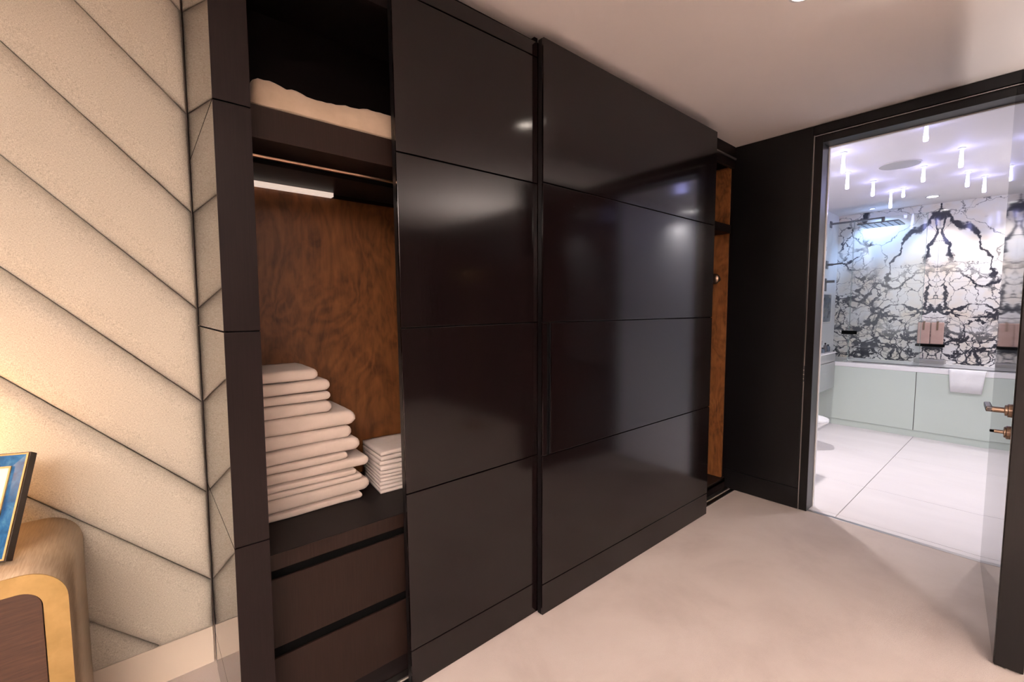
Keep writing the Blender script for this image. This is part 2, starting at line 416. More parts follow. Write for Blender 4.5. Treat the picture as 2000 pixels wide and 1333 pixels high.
# ------------------------------------------------------------------ wardrobe
XP0, XP1, YP = .177, .2606, 1.394
wd = thing('sliding_door_wardrobe', 'dark lacquered fitted wardrobe with sliding doors and an open linen compartment', 'wardrobe', (1.8, 1.75, 0))
zs = [0.002] + J + [ZC-.002]
for i in range(5):
    box('end_panel', XP0, XP1, YP, YW-.004, zs[i]+(G if i else 0), zs[i+1]-(G if i < 4 else 0), m_pil, wd)
    box('edge_lipping', XP0-.0026, XP0, YP, YP+.005, zs[i]+(G if i else 0), zs[i+1]-(G if i < 4 else 0), m_pil, wd)
    box('side_veneer', XP0-.0025, XP0-.0002, YP+.005, YW-.068, zs[i]+(G if i else 0), zs[i+1]-(G if i < 4 else 0), m_side, wd)
box('end_panel_core', XP0+.006, XP1-.001, YP+.006, YW-.004, .002, ZC-.002, m_gap, wd)
box('carcass_side', XP1, .279, 1.50, 2.03, .085, ZC-.05, m_dark, wd)
box('carcass_divider', 1.40, 1.42, 1.50, 2.03, .085, ZC-.002, m_dark, wd)
box('back_board', XP1, XE-.02, 2.03, YW-.002, .02, ZC-.002, m_dark, wd)
box('burl_back_panel', .279, 1.40, 2.018, 2.03, .645, 1.893, m_burl, wd)
box('upper_back_panel', .279, 1.40, 2.018, 2.03, 2.0, ZC-.01, m_dark, wd)
box('top_shelf', .279, 1.40, 1.50, 2.018, 1.91, 2.003, m_dark, wd, .0015)
box('shelf_lipping', .279, 1.40, 1.497, 1.50, 1.91, 2.003, m_draw, wd)
ls = box('light_patch_strip', .285, .672, 1.985, 2.018, 1.893, 1.909, m_lightpatch, wd); tag(ls, 'pale strip under the shelf, its patch of light put in as glow')  # no lamp: glows where light falls on the wardrobe back
rl = finish('hanging_rail', add_box(bmesh.new(), .279, 1.40, 1.576, 1.588, 1.879, 1.887, .002), m_brassline, wd)
tag(rl, 'thin bronze hanging rail')
box('rail_block', .279, 1.40, 1.66, 1.70, 1.895, 1.91, m_gap, wd)
box('lower_shelf', .279, 1.40, 1.50, 2.018, .592, .645, m_dark, wd, .0015)
box('shelf_lipping', .279, 1.40, 1.497, 1.50, .594, .644, m_draw, wd)
box('finger_recess', .279, 1.40, 1.525, 1.53, .09, .592, m_gap, wd)
for (a, b) in ((.338, .562), (.087, .303)):
    dr = box('drawer', .2795, 1.395, 1.50, 1.508, a, b, m_draw, wd, .0012)
    box('drawer_box', .30, 1.38, 1.531, 1.98, a+.02, b-.03, m_dark, dr)
box('plinth', XP1, XE-.02, 1.52, 1.54, .0, .085, m_dark, wd)
box('floor_track', XP1, XE-.014, 1.485, 1.515, .0005, .008, m_metal, wd, .002)
box('floor_track', XP1, XE-.014, 1.445, 1.475, .0005, .006, m_dsteel, wd, .002)
box('head_rail', XP1, XE-.014, 1.522, 1.545, 2.455, ZC-.001, m_dark, wd)
box('head_track', XP1, XE-.014, 1.510, 1.522, 2.512, 2.524, m_metal, wd, .001)
box('door_hanger', .95, 2.8, 1.462, 1.510, 2.50, 2.508, m_dark, wd)
box('carcass_top', XP1, XE-.02, 1.545, 2.03, ZC-.05, ZC-.002, m_dark, wd)
# right end seen past the outer door
rs = box('burl_side_panel', XE-.022, XE-.014, 1.545, 2.03, .075, 2.47, m_burl2, wd)
tag(rs, 'orange burl veneered inner side')
box('base_board', 1.42, XE-.022, 1.52, 2.03, .05, .072, m_dark, wd)
box('shelf', 2.6, XE-.022, 1.53, 2.03, 1.975, 2.035, m_dark, wd, .0015)
kb = finish('coat_knob', add_lathe(bmesh.new(), [(.018, 0), (.015, .03), (.034, .045), (.040, .060), (.031, .076), (0, .082)], (XE-.022, 1.615, 1.635), (-1, 0, 0), 20), m_bronze, wd, smooth=True)
tag(kb, 'small copper coloured coat knob')
# --- sliding doors
def sliding_door(x0, x1, yf, z0, ztop, topjoint=None, slot=None):
    core = box('sliding_door', x0+.003, x1-.003, yf+.008, yf+.030, z0+.003, ztop-.003, m_gap, wd)
    lv = [z0] + J + ([topjoint] if topjoint else []) + [ztop]
    for i in range(len(lv)-1):
        a, b = lv[i]+(G if i else 0), lv[i+1]-(G if i < len(lv)-2 else 0)
        if slot and i == 2:
            box('stile', x0, slot[0], yf, yf+.010, a, b, m_lac, core, .0014)
            box('door_panel', slot[1], x1, yf, yf+.010, a, b, m_lac, core, .0014)
            box('grip_strip', slot[1]-.008, slot[1]-.0035, yf+.002, yf+.009, a, b, m_black, core)
        else:
            box('door_panel', x0, x1, yf, yf+.010, a, b, m_lac, core, .0014)
    box('door_edge', x0, x0+.003, yf+.010, yf+.032, z0, ztop, m_black, core)
    box('door_edge', x1-.003, x1, yf+.010, yf+.032, z0, ztop, m_lac, core)
    return core
d_out = sliding_door(1.3552, 2.9175, 1.3946, .004, 2.544, None, (1.382, 1.408))
tag(d_out, 'front sliding door with a vertical grip slot')
d_in = sliding_door(.718, 2.28, 1.4300, .006, 2.535, 2.474)
tag(d_in, 'rear sliding door, slightly crooked')
# the rear door hangs slightly crooked on its track
ROT = .011
piv = Vector((1.34, 1.44, .012))
T = Matrix.Translation(piv-ORG[wd.name]) @ Matrix.Rotation(-ROT, 4, 'Y') @ Matrix.Translation(-(piv-ORG[wd.name]))
d_in.matrix_local = T

# ------------------------------------------------------------------ linen in the wardrobe
def folded(name, x0, x1, y0, y1, z0, z1, m, label, cat, group, seed, rot=0, lay=1, wob=.004):
    """a folded cloth: rounded folds on the right and the front, soft top"""
    cx, cy = (x0+x1)/2, (y0+y1)/2
    bm = bmesh.new()
    for q in range(lay):
        za = z0+(z1-z0)*q/lay; zb = z0+(z1-z0)*(q+1)/lay - (.0008 if q < lay-1 else 0)
        xo = -random.Random(seed*7+q).uniform(0, .022)*(q > 0); yo = random.Random(seed*9+q).uniform(0, .010)*(q > 0)
        t = (zb-za)/2; zc = (za+zb)/2; nx, ny, na = 14, 12, 7
        rings = []
        for j in range(ny+1):
            if j <= 5: an = PI/2*(j+.25)/5.25; yy = y0+yo+t*.7*(1-math.sin(an)); yy = y0+yo+t*.7*(1-math.cos(an-0)); s = math.sin(an)**.6; dx = t*.6*(1-math.sin(an))
            else: yy = y0+yo+t*.7+(y1-y0-yo-t*.7)*(j-5)/(ny-5); s = 1; dx = 0
            prof = []
            xr = x1+xo-t*.9-dx
            for i in range(nx+1): prof.append((x0+(xr-x0)*i/nx, -1))
            for i in range(1, na): a_ = -PI/2+PI*i/na; prof.append((xr+math.cos(a_)*t*.9, math.sin(a_)))
            for i in range(nx+1): prof.append((xr-(xr-x0)*i/nx, 1))
            ring = []
            for (px, pz) in prof:
                w = noise.noise(Vector((px*7, yy*7, seed*3.1+q)))*wob
                w2 = noise.noise(Vector((px*16, yy*5, seed*5.3)))*wob*.5
                # the lower side lies on the cloth beneath, the upper side sags and swells
                zz = zc+pz*t*s
                if pz > -.5: zz -= (abs(w)+abs(w2)+.06*t*(1+math.sin(px*9+seed)))*s
                xx = px+noise.noise(Vector((seed, yy*6, zc*4)))*.006*(px-x0)/(x1-x0)
                ring.append(bm.verts.new((xx, yy+noise.noise(Vector((px*5, seed, 1.7)))*.008, max(min(zz, z1-.0004), z0+.0004))))
            rings.append(ring)
        n = len(rings[0])
        for A, B in zip(rings, rings[1:]):
            for i in range(n): bm.faces.new((A[i], A[(i+1) % n], B[(i+1) % n], B[i]))
        bm.faces.new(rings[0][::-1]); bm.faces.new(rings[-1])
    if rot: bmesh.ops.rotate(bm, verts=bm.verts, cent=(cx, cy, 0), matrix=Matrix.Rotation(rot, 3, 'Z'))
    o = finish(name, bm, m, None, ((x0+x1)/2, (y0+y1)/2, z0), smooth=True)
    return tag(o, label, cat, group)
tw = [(.667, .646, .671, 1), (.700, .672, .728, 1), (.662, .729, .776, 2), (.698, .777, .818, 1), (.612, .819, .850, 1), (.664, .851, .902, 1),
      (.636, .903, .953, 1), (.648, .954, 1.016, 1), (.560, 1.017, 1.063, 1), (.556, 1.064, 1.100, 1), (.554, 1.101, 1.146, 1), (.512, 1.147, 1.190, 1)]
ordn = ['bottommost', 'second from bottom', 'third from bottom', 'fourth from bottom', 'fifth from bottom', 'sixth from bottom',
        'sixth from top', 'fifth from top', 'fourth from top', 'third from top', 'second from top', 'topmost']
look = ['thin folded beige towel lying on the dark shelf', 'thick folded beige towel with a square end', 'folded beige towel with a doubled end', 'long folded beige towel reaching far right',
        'short thin folded beige towel', 'folded beige towel with a pointed fold', 'plump folded beige towel', 'thickest rolled-edge beige towel', 'rounded short folded beige towel',
        'thinnest short folded beige towel', 'short folded beige towel', 'shortest folded beige towel']
for i, (xr, a, b, ly) in enumerate(tw):
    folded('folded_towel', .288, xr, 1.730+.006*math.sin(i*2.3), 1.99, a, b, m_towel, look[i]+', '+ordn[i]+' of the towel stack', 'towel', 'towels stacked in the open wardrobe', i+1, 0, ly)
sh = [(.646, .692, 3), (.693, .738, 3), (.739, .780, 2), (.781, .822, 2)]
shl = ['crumpled folded off-white sheet at the bottom of the low pile behind the sliding door', 'folded off-white sheet second from bottom of the low linen pile',
       'folded off-white sheet second from top of the low linen pile', 'flat folded off-white sheet on top of the low linen pile beside the towels']
for i, (a, b, ly) in enumerate(sh):
    # each sheet turned a little, its folded corner towards the room
    folded('folded_sheet', .745, 1.06-.006*i, 1.70+.004*i, 1.93, a, b, m_sheet, shl[i], 'bed sheet', 'bed sheets piled in the open wardrobe', 30+i, -.10+.02*i, ly, .005)
# pillow on the top shelf
def pillow():
    bm = bmesh.new(); nx, ny = 44, 18
    x0, x1, y0, y1, z0, h = .283, .96, 1.512, 1.90, 2.004, .122
    top, bot = [], []
    for j in range(ny+1):
        rt, rb = [], []
        for i in range(nx+1):
            u, v = i/nx*2-1, j/ny*2-1
            e = max(0, (1-abs(u)**30))**.5*max(0, (1-abs(v)**9.0))**.5
            x = x0+(x1-x0)*i/nx; y = y0+(y1-y0)*j/ny
            wr = (noise.noise(Vector((x*22, y*7, 3)))*.013+noise.noise(Vector((x*60, y*18, 5)))*.004)*e
            sag = .009*math.cos((x-.283)*15)
            z = z0+.012+(h-.012-.02)*e+(wr+sag*e)
            rt.append(bm.verts.new((x, y+.012*noise.noise(Vector((x*14, 2, 0))), z)))
            rb.append(bm.verts.new((x, y+.012*noise.noise(Vector((x*14, 2, 0))), z0+.010*(1-e))))
        top.append(rt); bot.append(rb)
    for j in range(ny):
        for i in range(nx):
            bm.faces.new((top[j][i], top[j][i+1], top[j+1][i+1], top[j+1][i])); bm.faces.new((bot[j][i], bot[j+1][i], bot[j+1][i+1], bot[j][i+1]))
    for i in range(nx):
        bm.faces.new((bot[0][i], bot[0][i+1], top[0][i+1], top[0][i])); bm.faces.new((bot[ny][i+1], bot[ny][i], top[ny][i], top[ny][i+1]))
    for j in range(ny):
        bm.faces.new((bot[j+1][0], bot[j][0], top[j][0], top[j+1][0])); bm.faces.new((bot[j][nx], bot[j+1][nx], top[j+1][nx], top[j][nx]))
    return bm
tag(finish('pillow', pillow(), m_pillow, None, (.62, 1.71, 2.004), True), 'long creased beige pillow lying on the top wardrobe shelf', 'pillow')

# ------------------------------------------------------------------ bedside console
def rrect(x0, x1, z0, z1, r, n=8):
    p = []
    for cx, cz, a0 in ((x1-r, z1-r, 0), (x0+r, z1-r, PI/2), (x0+r, z0+r, PI), (x1-r, z0+r, 1.5*PI)):
        for i in range(n+1): a = a0+PI/2*i/n; p.append((cx+r*math.cos(a), cz+r*math.sin(a)))
    return p
CX0, CX1, CY0, CY1, CZ0, CZ1 = -1.06, -.172, 1.595, 1.998, .03, .750
ct = thing('bedside_console', 'rounded bronze bedside cabinet with brass front rim and walnut front', 'bedside table', ((CX0+CX1)/2, (CY0+CY1)/2, 0))
def tube(y0, y1, o, i):
    bm = bmesh.new(); n = len(o)
    R = [[bm.verts.new((x, yy, z)) for x, z in P_] for P_, yy in ((o, y0), (i, y0), (i, y1), (o, y1))]
    for a in range(4):
        A, B = R[a], R[(a+1) % 4]
        for k in range(n): bm.faces.new((A[k], A[(k+1) % n], B[(k+1) % n], B[k]))
    return bm
oR = rrect(CX0, CX1, CZ0, CZ1, .085, 10); iR = rrect(CX0+.046, CX1-.046, CZ0+.046, CZ1-.046, .045, 10)
sk = finish('bronze_shell', tube(CY0+.004, CY1, oR, iR), m_bronzeveneer, ct)
for p in sk.data.polygons: p.use_smooth = abs(p.normal.y) < .5
rm_ = finish('brass_rim', tube(CY0, CY0+.004, oR, iR), m_brass, ct); tag(rm_, 'polished brass front rim')
fr = finish('walnut_front', add_prism(bmesh.new(), rrect(CX0+.050, CX1-.050, CZ0+.050, CZ1-.050, .042, 10), CY0+.010, CY0+.028), m_walnut, ct); tag(fr, 'dark walnut drawer front')
finish('shadow_gap', add_prism(bmesh.new(), rrect(CX0+.044, CX1-.044, CZ0+.044, CZ1-.044, .046, 10), CY0+.030, CY0+.036), m_gap, ct)
box('plinth', CX0+.08, CX1-.08, CY0+.05, CY1-.02, 0, CZ0+.01, m_espresso, ct)
# picture frame on the console
def picture_frame():
    w, h, t = .21, .280, .028
    root = thing('picture_frame', 'blue picture frame with gold edges standing on the bedside cabinet', 'picture frame', (-.291, 1.685, CZ1))
    lean, rz = .45, -.38
    R = Matrix.Translation((-.291, 1.685, CZ1+.0125)) @ Matrix.Rotation(rz, 4, 'Z') @ Matrix.Rotation(-lean, 4, 'X')
    def fin(name, bm, m, sm=False):
        bmesh.ops.transform(bm, matrix=R, verts=bm.verts)
        return finish(name, bm, m, root, smooth=sm)
    # local: x from -w (left) to 0 (right), y depth (front = 0), z up
    def ring(d0, d1, y0a, y1a, back):
        def rc(d): return [(-w+d, d), (-d, d), (-d, h-d), (-w+d, h-d)]
        bm = bmesh.new(); loops = [[bm.verts.new((x, yy, z)) for x, z in rc(d)] for d, yy in ((d0, back), (d0, y0a), (d1, y1a), (d1, back))]
        for a in range(4):
            A, B = loops[a], loops[(a+1) % 4]
            for k in range(4): bm.faces.new((A[k], A[(k+1) % 4], B[(k+1) % 4], B[k]))
        return bm
    fin('outer_edge', ring(0, .004, .003, .003, t), m_espresso)
    fin('gold_bead', ring(.0025, .0065, -.001, -.001, .004), m_gold)
    fin('blue_moulding', ring(.0062, .036, -.001, .006, .012), m_blue)
    fin('gold_bead', ring(.0355, .039, .001, .001, .012), m_gold)
    bm = add_box(bmesh.new(), -w+.03, -.03, .010, .016, .03, h-.03); fin('mount', bm, m_paper)
    bm = add_box(bmesh.new(), -w+.003, -.003, .016, t-.001, .003, h-.003); fin('backing', bm, m_espresso)
picture_frame()
# table lamp, its globe just outside the frame on the left
TL = (-.56, 1.86)
lp = thing('globe_lamp', 'brass table lamp with a glowing globe at the bed end of the cabinet', 'lamp', (TL[0], TL[1], CZ1))
finish('base', add_lathe(bmesh.new(), [(0, 0), (.07, 0), (.07, .012), (.02, .022), (.009, .05), (.009, .20), (.02, .21), (.02, .225), (0, .225)], (TL[0], TL[1], CZ1)), m_brass, lp, smooth=True)
bm = bmesh.new(); bmesh.ops.create_uvsphere(bm, u_segments=24, v_segments=14, radius=.07); bmesh.ops.translate(bm, verts=bm.verts, vec=(TL[0], TL[1], CZ1+.29))
finish('globe', bm, m_globe, lp, smooth=True)

# ------------------------------------------------------------------ open bathroom door
hinge = Vector((XE-.008, Y0D+.003, 0)); ang = math.atan2(-.0946, -1)     # leaf runs from the hinge into the bedroom
LEAF, THK = .973, .080
Rd = Matrix.Translation(hinge) @ Matrix.Rotation(ang-PI, 4, 'Z')        # local: x from -LEAF (free edge) to 0 (hinge), y+ towards the doorway
bd = thing('bathroom_door', 'open dark glossy bathroom door with bronze lever handle', 'door', hinge)
def dfin(name, bm, m, par=None, sm=False):
    bmesh.ops.transform(bm, matrix=Rd, verts=bm.verts); return finish(name, bm, m, par or bd, smooth=sm)
dfin('leaf', add_box(bmesh.new(), -LEAF, 0, -THK, -.002, .008, ZD-.004, .0025), m_black)
fc = dfin('gloss_face', add_box(bmesh.new(), -LEAF+.004, -.0002, -.003, 0, .012, ZD-.008), m_doorgloss); tag(fc, 'mirror-gloss inner face')
for za, zb_ in ((.975, 1.055), (.865, .945)):
    lpz = dfin('latch_plate', add_box(bmesh.new(), -LEAF-.0015, -LEAF+.001, -.066, -.040, za, zb_, .0012), m_bronze)
    dfin('latch_bolt', add_box(bmesh.new(), -LEAF-.008, -LEAF, -.058, -.048, (za+zb_)/2-.012, (za+zb_)/2+.012, .001), m_bronze, lpz)
HX, HZ = -.965+.055, 1.008
lv = dfin('lever_handle', add_lathe(bmesh.new(), [(0, 0), (.026, 0), (.026, .008), (.021, .010), (.021, .016), (.011, .018), (.011, .066), (0, .066)], (HX, 0, HZ), (0, 1, 0)), m_bronze, sm=False)
dfin('lever_bar', add_box(bmesh.new(), HX-.011, HX+.125, .048, .068, HZ-.010, HZ+.010, .004), m_dsteel, lv)
lk = dfin('privacy_turn', add_lathe(bmesh.new(), [(0, 0), (.026, 0), (.026, .008), (.021, .010), (.021, .014), (.007, .016), (.007, .040), (0, .040)], (HX+.01, 0, HZ-.088), (0, 1, 0)), m_bronze)
dfin('turn_tip', add_box(bmesh.new(), HX+.005, HX+.015, .038, .052, HZ-.093, HZ-.083, .002), m_gap, lk)
for zz in (.25, 1.25, 2.25):
    dfin('hinge', add_cyl(bmesh.new(), (.0, -.012, zz-.05), (.0, -.012, zz+.05), .006, n=12), m_dsteel)

# ------------------------------------------------------------------ bathroom fittings
XBF, ZBT = 6.42, .765
bt = thing('built_in_bath', 'built-in white bath with pale green glass front panels below the marble wall', 'bath', (6.77, .78, 0))
def tub():
    bm = bmesh.new(); y0, y1 = YBR+.002, YBL-.002
    add_box(bm, XBF, XBF+.09, y0, y1, ZBT-.05, ZBT, .002); add_box(bm, XM-.07, XM-.001, y0, y1, ZBT-.05, ZBT, .002)
    add_box(bm, XBF+.09, XM-.07, y0, y0+.25, ZBT-.05, ZBT, .002); add_box(bm, XBF+.09, XM-.07, y1-.25, y1, ZBT-.05, ZBT, .002)
    add_box(bm, XBF+.05, XM-.03, y0+.21, y1-.21, .20, .24)
    for a in ((XBF+.05, XBF+.09, y0+.21, y1-.21), (XM-.07, XM-.03, y0+.21, y1-.21), (XBF+.05, XM-.03, y0+.21, y0+.25), (XBF+.05, XM-.03, y1-.25, y1-.21)): add_box(bm, a[0], a[1], a[2], a[3], .22, ZBT-.04)
    return bm
finish('tub', tub(), m_white, bt)
for (a, b) in ((YBR+.002, .812), (.818, YBL-.002)):
    q = box('front_panel', XBF+.002, XBF+.014, a, b, .075, ZBT-.052, m_bathpanel, bt, .0015); 
box('panel_backing', XBF+.016, XBF+.03, YBR+.002, YBL-.002, .0, ZBT-.052, m_grout, bt)
box('plinth', XBF+.012, XBF+.016, YBR+.002, YBL-.002, .0, .075, m_bathpanel, bt)
fl = box('bath_filler', XM-.12, XM-.005, .66, .92, ZBT+.001, ZBT+.045, m_metal, None, .006, org=(XM-.06, .79, ZBT)); tag(fl, 'flat steel bath filler block below the pink cushions', 'bath tap')
# pink cushions
hs = thing('hanging_bath_cushion', 'pair of pink padded cushions hung on the marble wall above the bath', 'cushion', (XM-.03, .80, .97))
for (a, b) in ((.804, .914), (.688, .798)):
    c_ = box('pad', XM-.048, XM-.006, a, b, .985, 1.238, m_pink, hs, .008)
    box('strap', XM-.052, XM-.004, (a+b)/2-.008, (a+b)/2+.008, 1.15, 1.252, m_bronze, c_, .002)
box('bracket', XM-.055, XM-.001, .675, .925, .955, .983, m_gap, hs, .002)
# white towel over the bath edge
def hang():
    bm = bmesh.new(); n = 14; pr = [(XBF+.11, ZBT+.004), (XBF+.05, ZBT+.006), (XBF, ZBT+.007), (XBF-.009, ZBT), (XBF-.011, ZBT-.04), (XBF-.011, ZBT-.12), (XBF-.012, ZBT-.225)]
    rows = []
    for j in range(n+1):
        f = j/n; row = []
        for k, (x, z) in enumerate(pr):
            tap = .02*max(0, (ZBT-z)/.225)
            y = (.30+tap)+(.265-2*tap)*f
            row.append((x-.005*abs(math.sin(f*9+k*.3))*(z < ZBT-.02), y, z))
        rows.append(row)
    F = [[bm.verts.new(p) for p in r] for r in rows]
    B = [[bm.verts.new((p[0]+(.004 if p[2] < ZBT-.02 else 0), p[1], p[2]-(.0035 if p[2] > ZBT-.02 else 0))) for p in r] for r in rows]
    m_ = len(pr)
    for j in range(n):
        for k in range(m_-1):
            bm.faces.new((F[j][k], F[j+1][k], F[j+1][k+1], F[j][k+1])); bm.faces.new((B[j][k], B[j][k+1], B[j+1][k+1], B[j+1][k]))
        bm.faces.new((F[j][0], B[j][0], B[j+1][0], F[j+1][0])); bm.faces.new((F[j][-1], F[j+1][-1], B[j+1][-1], B[j][-1]))
    for k in range(m_-1):
        bm.faces.new((F[0][k], F[0][k+1], B[0][k+1], B[0][k])); bm.faces.new((F[n][k], B[n][k], B[n][k+1], F[n][k+1]))
    return bm
tag(finish('bath_mat', hang(), m_wtowel, None, (XBF, .43, ZBT), True), 'white bath mat draped over the front edge of the bath', 'bath mat')
# glass bath screen: a fixed and a hinged pane
sg = thing('bath_screen', 'clear glass bath screen of two panes with dark hinges', 'shower screen', (XBF+.02, 1.3, ZBT))
box('fixed_pane', XBF+.016, XBF+.024, 1.438, YBL-.002, ZBT+.002, 2.42, m_glass, sg)
box('hinged_pane', XBF+.016, XBF+.024, .806, 1.430, ZBT+.012, 2.42, m_glass, sg)
for y_ in (1.4305, 1.4375, .8045): box('pane_edge', XBF+.0155, XBF+.0245, y_-.0012, y_+.0012, ZBT+.012, 2.42, m_glassedge, sg)
box('hinge', XBF+.005, XBF+.035, 1.36, 1.505, 1.10, 1.142, m_gap, sg, .003)
for zz in (.98, 2.13): box('wall_clamp', XBF+.005, XBF+.035, YBL-.05, YBL-.001, zz-.025, zz+.025, m_dsteel, sg, .003)
# shower head on its arm
sw = thing('rain_shower', 'flat square rain shower head on a long wall arm', 'shower', (6.75, YBL, 2.46))
bm = bmesh.new(); add_box(bm, 6.735, 6.765, 1.23, YBL-.01, 2.455, 2.475, .002); add_box(bm, 6.735, 6.765, 1.215, 1.245, 2.40, 2.475, .002); finish('arm', bm, m_dsteel, sw)
box('wall_flange', 6.715, 6.785, YBL-.012, YBL-.001, 2.42, 2.50, m_dsteel, sw, .003)
hd = box('spray_plate', 6.56, 6.94, 1.06, 1.44, 2.385, 2.40, m_dsteel, sw, .003)
for i in range(6):
    for j in range(6): finish('nozzle', add_cyl(bmesh.new(), (6.60+i*.06, 1.10+j*.06, 2.381), (6.60+i*.06, 1.10+j*.06, 2.386), .006, n=8), m_gap, hd)
# wall controls
v1 = thing('shower_valve', 'upper steel shower lever on the white bathroom wall', 'shower control', (6.66, YBL, 1.95))
box('plate', 6.62, 6.70, YBL-.012, YBL-.001, 1.90, 2.0, m_dsteel, v1, .003)
finish('lever', add_cyl(add_cyl(bmesh.new(), (6.66, YBL-.01, 1.95), (6.66, YBL-.07, 1.95), .014), (6.66, YBL-.06, 1.95), (6.66, YBL-.17, 1.96), .009), m_dsteel, v1)
v2 = thing('hand_shower_holder', 'lower steel hand shower bracket on the white bathroom wall', 'shower control', (6.64, YBL, 1.72))
box('plate', 6.61, 6.67, YBL-.012, YBL-.001, 1.62, 1.78, m_dsteel, v2, .003)
finish('spout', add_cyl(bmesh.new(), (6.64, YBL-.01, 1.74), (6.64, YBL-.10, 1.74), .016), m_dsteel, v2)
ws = thing('wall_screen', 'grey screen set in the white wall beside the bath', 'screen', (6.62, YBL, 1.22))
box('frame', 6.33, 6.89, YBL-.012, YBL-.001, 1.215, 1.60, m_white, ws, .003)
box('glass', 6.35, 6.87, YBL-.015, YBL-.012, 1.235, 1.58, m_screen, ws)
# wall-hung cabinet before the bath and its bottles
cb = thing('wall_cabinet', 'grey gloss wall-hung cabinet between toilet and bath', 'cabinet', (5.95, 1.65, .45))
box('body', 5.55, XBF-.004, 1.568, YBL-.001, .450, .868, m_greycab, cb)
box('drawer_front', 5.55, XBF-.004, 1.55, 1.566, .774, .866, m_greycab, cb, .0015); box('drawer_front', 5.55, XBF-.004, 1.55, 1.566, .452, .766, m_greycab, cb, .0015)
box('top', 5.55, XBF-.004, 1.545, YBL-.001, .869, .885, m_white, cb, .002)
kinds = [('short dark bottle nearest the bath on the grey cabinet', .085, .022), ('slim grey bottle second from the bath on the grey cabinet', .11, .018), ('squat dark jar third from the bath on the grey cabinet', .06, .026), ('small grey pot fourth from the bath on the grey cabinet', .05, .02)]
for i, (lb, hh, rr) in enumerate(kinds):
    c = (6.34-.11*i, 1.61, .886)
    b_ = thing('toiletry_bottle', lb, 'bottle', c, 'toiletries on the wall cabinet')
    finish('body', add_lathe(bmesh.new(), [(0, 0), (rr, 0), (rr, hh*.7), (rr*.45, hh*.82), (rr*.45, hh*.86), (0, hh*.86)], c, n=16), m_dsteel if i % 2 else m_screen, b_, smooth=False)
    finish('cap', add_lathe(bmesh.new(), [(0, hh*.861), (rr*.5, hh*.861), (rr*.5, hh), (0, hh)], c, n=16), m_gap, b_)
# wall-hung toilet
tl = thing('wall_hung_toilet', 'white wall-hung toilet below the bathroom wall', 'toilet', (5.15, 1.58, .1))
def dpoly(w, l, n=10):
    p = [(-w, 0), (-w, l*.55)]
    p += [(-w*math.cos(PI*i/n), l*.55+l*.45*math.sin(PI*i/n)) for i in range(1, n)]
    return p + [(w, l*.55), (w, 0)]
def loft(levels):
    bm = bmesh.new(); R = []
    for z, w, l in levels: R.append([bm.verts.new((5.15+x, YBL-.001-y, z)) for x, y in dpoly(w, l)])
    n = len(R[0])
    for A, B in zip(R, R[1:]):
        for i in range(n): bm.faces.new((A[i], A[(i+1) % n], B[(i+1) % n], B[i]))
    bm.faces.new(R[0][::-1]); bm.faces.new(R[-1]); return bm
finish('bowl', loft([(.10, .09, .20), (.16, .13, .34), (.25, .17, .44), (.275, .18, .47)]), m_white, tl)
finish('seat', loft([(.277, .183, .475), (.290, .185, .48)]), m_white, tl)
finish('lid', loft([(.292, .185, .48), (.308, .183, .475)]), m_white, tl)
# wall-hung basin just inside the doorway: its shadow falls on the floor
bs_ = thing('wall_hung_basin', 'white wall-hung basin just inside the bathroom doorway', 'basin', (4.12, 1.5, .72))
bm = bmesh.new(); add_box(bm, 3.95, 4.31, 1.20, YBL-.001, .74, .80, .01); finish('basin', bm, m_white, bs_)
box('cabinet', 3.97, 4.29, 1.24, YBL-.001, .45, .738, m_greycab, bs_, .003)
# ------------------------------------------------------------------ lamps
def spot(name, loc, target, energy, col, size=2.2, blend=.6, radius=.04):
    l = bpy.data.lights.new(name, 'SPOT'); l.energy = energy; l.color = col; l.spot_size = size; l.spot_blend = blend; l.shadow_soft_size = radius
    o = bpy.data.objects.new(name, l); COL.objects.link(o); o.location = loc
    o.rotation_euler = (Vector(target)-Vector(loc)).to_track_quat('-Z', 'Y').to_euler(); return o
def downlight(x, y, label, group, glow, ring, energy, col, target=None, size=2.2, r=.04, blend=.6):
    t = thing('ceiling_downlight', label, 'downlight', (x, y, ZC), group)
    finish('trim_ring', add_lathe(bmesh.new(), [(r, -.001), (r+.012, -.001), (r+.012, -.005), (r+.002, -.007), (r, -.005), (r, -.001)], (x, y, ZC)), ring, t)
    finish('lens', add_lathe(bmesh.new(), [(0, -.001), (r, -.001), (r, -.003), (0, -.003)], (x, y, ZC)), glow, t)
    s = spot('downlight_lamp', (x, y, ZC-.012), target or (x, y, 0), energy, col, size, blend, r); s.parent = t; s.location = (0, 0, -.012)
    return t
for i, (x, y, lb) in enumerate([(2.0, .64, 'round warm ceiling downlight in front of the sliding doors'), (-.6, .64, 'added round warm ceiling downlight above the bed end'),
                 (2.0, -1.5, 'added round warm ceiling downlight far behind the viewer near the end wall'), (-.6, -1.5, 'added round warm ceiling downlight far behind the viewer over the bed')]):  # all but the first are added out of view to light the room
    downlight(x, y, lb, 'bedroom downlights', m_lampglow, m_white, BED_SPOT, WARM)
for (x, y, lb, tg, k) in [(6.62, .80, 'round white downlight in the bathroom ceiling in front of the marble', (7.3, .72, 1.5), .34), (4.2, 1.5, 'round white downlight above the hidden basin', None, 1.7),
                 (5.3, -.06, 'added round white downlight over the middle of the bathroom floor', None, 1.0), (6.75, .1, 'added round white downlight over the far end of the bath', None, .5)]:  # these two are added out of view to light the bathroom
    downlight(x, y, lb, 'bathroom downlights', m_bathglow, m_white, BATH_SPOT*k, COOL, tg, 2.0 if tg is None else 1.2, .045)
